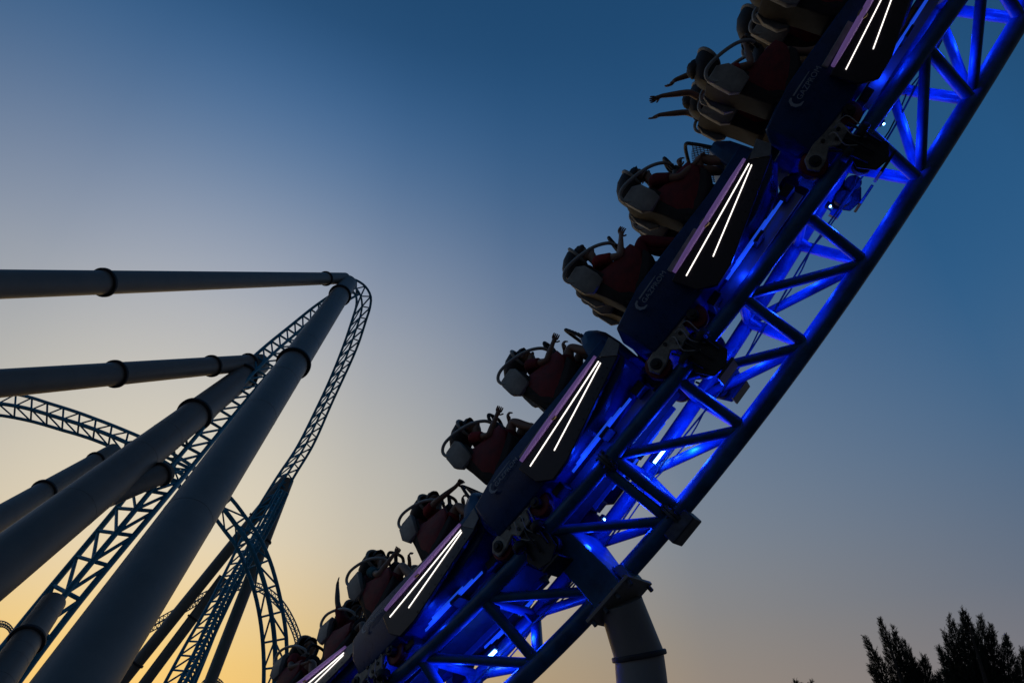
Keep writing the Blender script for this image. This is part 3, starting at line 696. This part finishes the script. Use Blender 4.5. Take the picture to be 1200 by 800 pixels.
# climbing side of the loop, over the top, to the edge-on crest
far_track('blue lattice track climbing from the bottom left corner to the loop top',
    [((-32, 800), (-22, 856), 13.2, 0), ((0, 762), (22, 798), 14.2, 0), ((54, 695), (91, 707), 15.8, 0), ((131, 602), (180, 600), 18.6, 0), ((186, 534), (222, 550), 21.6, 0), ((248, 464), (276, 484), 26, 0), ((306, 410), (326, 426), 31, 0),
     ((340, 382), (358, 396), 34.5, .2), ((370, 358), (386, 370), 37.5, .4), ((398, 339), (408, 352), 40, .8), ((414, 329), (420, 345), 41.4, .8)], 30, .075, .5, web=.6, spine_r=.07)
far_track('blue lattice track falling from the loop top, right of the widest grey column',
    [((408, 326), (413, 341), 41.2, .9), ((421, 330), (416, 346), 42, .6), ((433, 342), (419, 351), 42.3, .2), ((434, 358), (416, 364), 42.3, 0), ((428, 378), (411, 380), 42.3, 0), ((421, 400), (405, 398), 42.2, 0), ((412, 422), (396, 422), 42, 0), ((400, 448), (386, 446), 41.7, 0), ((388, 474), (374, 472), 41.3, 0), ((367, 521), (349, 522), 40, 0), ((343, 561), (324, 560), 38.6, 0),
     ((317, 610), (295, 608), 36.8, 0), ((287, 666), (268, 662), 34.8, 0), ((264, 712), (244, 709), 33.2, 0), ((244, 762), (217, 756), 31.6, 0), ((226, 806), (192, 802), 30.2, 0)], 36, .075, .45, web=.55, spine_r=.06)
# the blue mast that carries the falling track
far_track('dark blue lattice mast standing along the falling track between the thin columns',
    [((329, 574), (337, 578), 37.2, 0), ((303, 622), (312, 626), 35.6, 0), ((273, 671), (284, 675), 33.8, 0), ((247, 722), (259, 726), 32.2, 0), ((227, 766), (239, 770), 30.8, 0), ((207, 805), (219, 809), 29.6, 0)], 26, .085, .3, web=.5, name='track_mast', spine_r=.09)
# arched track at the left
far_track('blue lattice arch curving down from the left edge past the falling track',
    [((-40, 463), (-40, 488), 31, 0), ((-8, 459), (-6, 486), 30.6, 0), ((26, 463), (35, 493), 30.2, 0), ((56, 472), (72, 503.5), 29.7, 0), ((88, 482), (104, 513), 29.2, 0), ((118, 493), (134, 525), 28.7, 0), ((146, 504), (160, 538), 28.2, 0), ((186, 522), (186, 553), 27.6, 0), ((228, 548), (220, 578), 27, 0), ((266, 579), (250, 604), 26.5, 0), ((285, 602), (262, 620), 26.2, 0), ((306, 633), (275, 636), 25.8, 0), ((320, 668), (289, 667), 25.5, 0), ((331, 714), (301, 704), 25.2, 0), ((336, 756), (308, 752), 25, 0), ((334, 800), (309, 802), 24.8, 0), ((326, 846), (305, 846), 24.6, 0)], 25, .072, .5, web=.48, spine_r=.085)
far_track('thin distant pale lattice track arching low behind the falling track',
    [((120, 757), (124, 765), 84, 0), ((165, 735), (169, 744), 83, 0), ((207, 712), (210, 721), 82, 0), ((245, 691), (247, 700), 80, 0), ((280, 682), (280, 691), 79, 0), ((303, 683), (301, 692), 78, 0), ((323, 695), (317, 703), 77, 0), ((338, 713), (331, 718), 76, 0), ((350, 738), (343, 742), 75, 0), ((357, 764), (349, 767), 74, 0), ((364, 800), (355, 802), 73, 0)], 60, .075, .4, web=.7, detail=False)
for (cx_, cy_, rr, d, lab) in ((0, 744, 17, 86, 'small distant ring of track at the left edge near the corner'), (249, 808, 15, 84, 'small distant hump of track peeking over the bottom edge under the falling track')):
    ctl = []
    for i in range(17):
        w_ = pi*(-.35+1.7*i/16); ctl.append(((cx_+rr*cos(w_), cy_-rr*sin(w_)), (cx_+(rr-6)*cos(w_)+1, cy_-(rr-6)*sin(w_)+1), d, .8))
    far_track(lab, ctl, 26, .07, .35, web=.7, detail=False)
    # leg under it down to the ground
# ------------------------------------------------------------------ conifers
def conifer(label, plumes, d, seed, trunk_px):
    """plumes: (tip px, base px, half width px, tuft count)"""
    rnd = random.Random(seed); sc = d/FPX
    gp = at(trunk_px[0], trunk_px[1], d); root = empty('conifer_tree', Matrix.Translation((gp.x, gp.y, 0))); tag(root, label, 'tree', 'dark conifers in the bottom right corner')
    top = at(*plumes[0][0], d)
    part(MB().tube([Vector((gp.x, gp.y, -.1)), Vector((gp.x, gp.y, 0)).lerp(top, .5), Vector((gp.x, gp.y, 0)).lerp(top, .92)], [.2, .13, .03], 10), 'trunk', M['bark'], root)
    cr = MB(); lim = MB()
    for (tip, base, hw, cnt) in plumes:
        tip = (tip[0], tip[1]+5)
        dz = rnd.uniform(-.5, .5); a = at(*base, d+dz*.3); b_ = at(*tip, d+dz); ax = b_-a; ln = ax.length; ax.normalize()
        f_ = frames([a, b_])[0]; hwm = hw*sc
        lim.tube([Vector((gp.x, gp.y, a.z-.6)), a, a.lerp(b_, .6), a.lerp(b_, .95)], [.06, .045, .025, .008], 6)
        for i in range(int(cnt*2.1)):
            q = 1-rnd.random()**.62; q = min(q*1.02, 1.0); prof = hwm*(.06+(1-q)**.95)*(.6+.4*min(1, q*4+.3))*(1.35 if rnd.random() < .14 else 1); w_ = rnd.uniform(0, 2*pi); rad = prof*sqrt(rnd.random())*1.05
            out = f_[1]*cos(w_)+f_[2]*sin(w_); c = a+ax*(q*ln)+out*rad
            dirv = (ax*rnd.uniform(.7, 1.3)+out*rnd.uniform(.1, .8)+Vector((rnd.uniform(-.25, .25), rnd.uniform(-.25, .25), rnd.uniform(-.1, .3)))).normalized()
            L_ = rnd.uniform(.12, .30); s_ = dirv.cross(Vector((rnd.random()-.5, rnd.random()-.5, rnd.random()-.5))).normalized()*rnd.uniform(.008, .018); e_ = dirv.cross(s_).normalized()*.014
            for t_, sg in ((0, 0), (.2, 1), (.4, -1), (.55, 1), (.7, -1)):
                o_ = c+dirv*L_*t_; dv = (dirv+s_.normalized()*sg*.8).normalized(); l2 = L_*(1-t_*.7)*(1 if sg == 0 else .55)
                cr.add([o_-s_, o_+s_, o_+e_, o_+dv*l2], [[0, 1, 3], [1, 2, 3], [2, 0, 3]])
    me_ = part(cr, 'crown', M['leaf'], root); part(lim, 'limb', M['bark'], root)
conifer('twin tipped dark conifer, left of the broad one in the bottom right corner',
    [((1031, 721), (1062, 812), 13, 620), ((1013, 741), (1048, 815), 10, 420), ((1047, 731), (1066, 812), 10, 420), ((1059, 746), (1080, 815), 11, 420), ((1083, 764), (1088, 818), 13, 420), ((1100, 784), (1100, 824), 9, 260), ((1020, 776), (1046, 822), 10, 300), ((1070, 772), (1072, 830), 18, 500)], 30, 3, (1072, 830))
conifer('broad dark conifer at the right edge, tallest of the trees',
    [((1129, 711), (1150, 815), 20, 1100), ((1113, 719), (1138, 812), 15, 600), ((1149, 718), (1156, 812), 16, 600), ((1161, 729), (1168, 815), 15, 600), ((1179, 741), (1184, 815), 15, 500), ((1200, 757), (1200, 820), 16, 500), ((1222, 750), (1215, 820), 20, 500), ((1101, 756), (1130, 816), 13, 500), ((1107, 736), (1134, 815), 10, 400), ((1106, 780), (1132, 826), 12, 400), ((1150, 770), (1152, 840), 34, 1200)], 28, 5, (1158, 840))
conifer('small tree tip just showing at the bottom edge, left of the conifers',
    [((932, 793), (938, 822), 7, 160), ((951, 794), (946, 822), 7, 160), ((941, 797), (942, 825), 9, 160)], 36, 9, (942, 830))
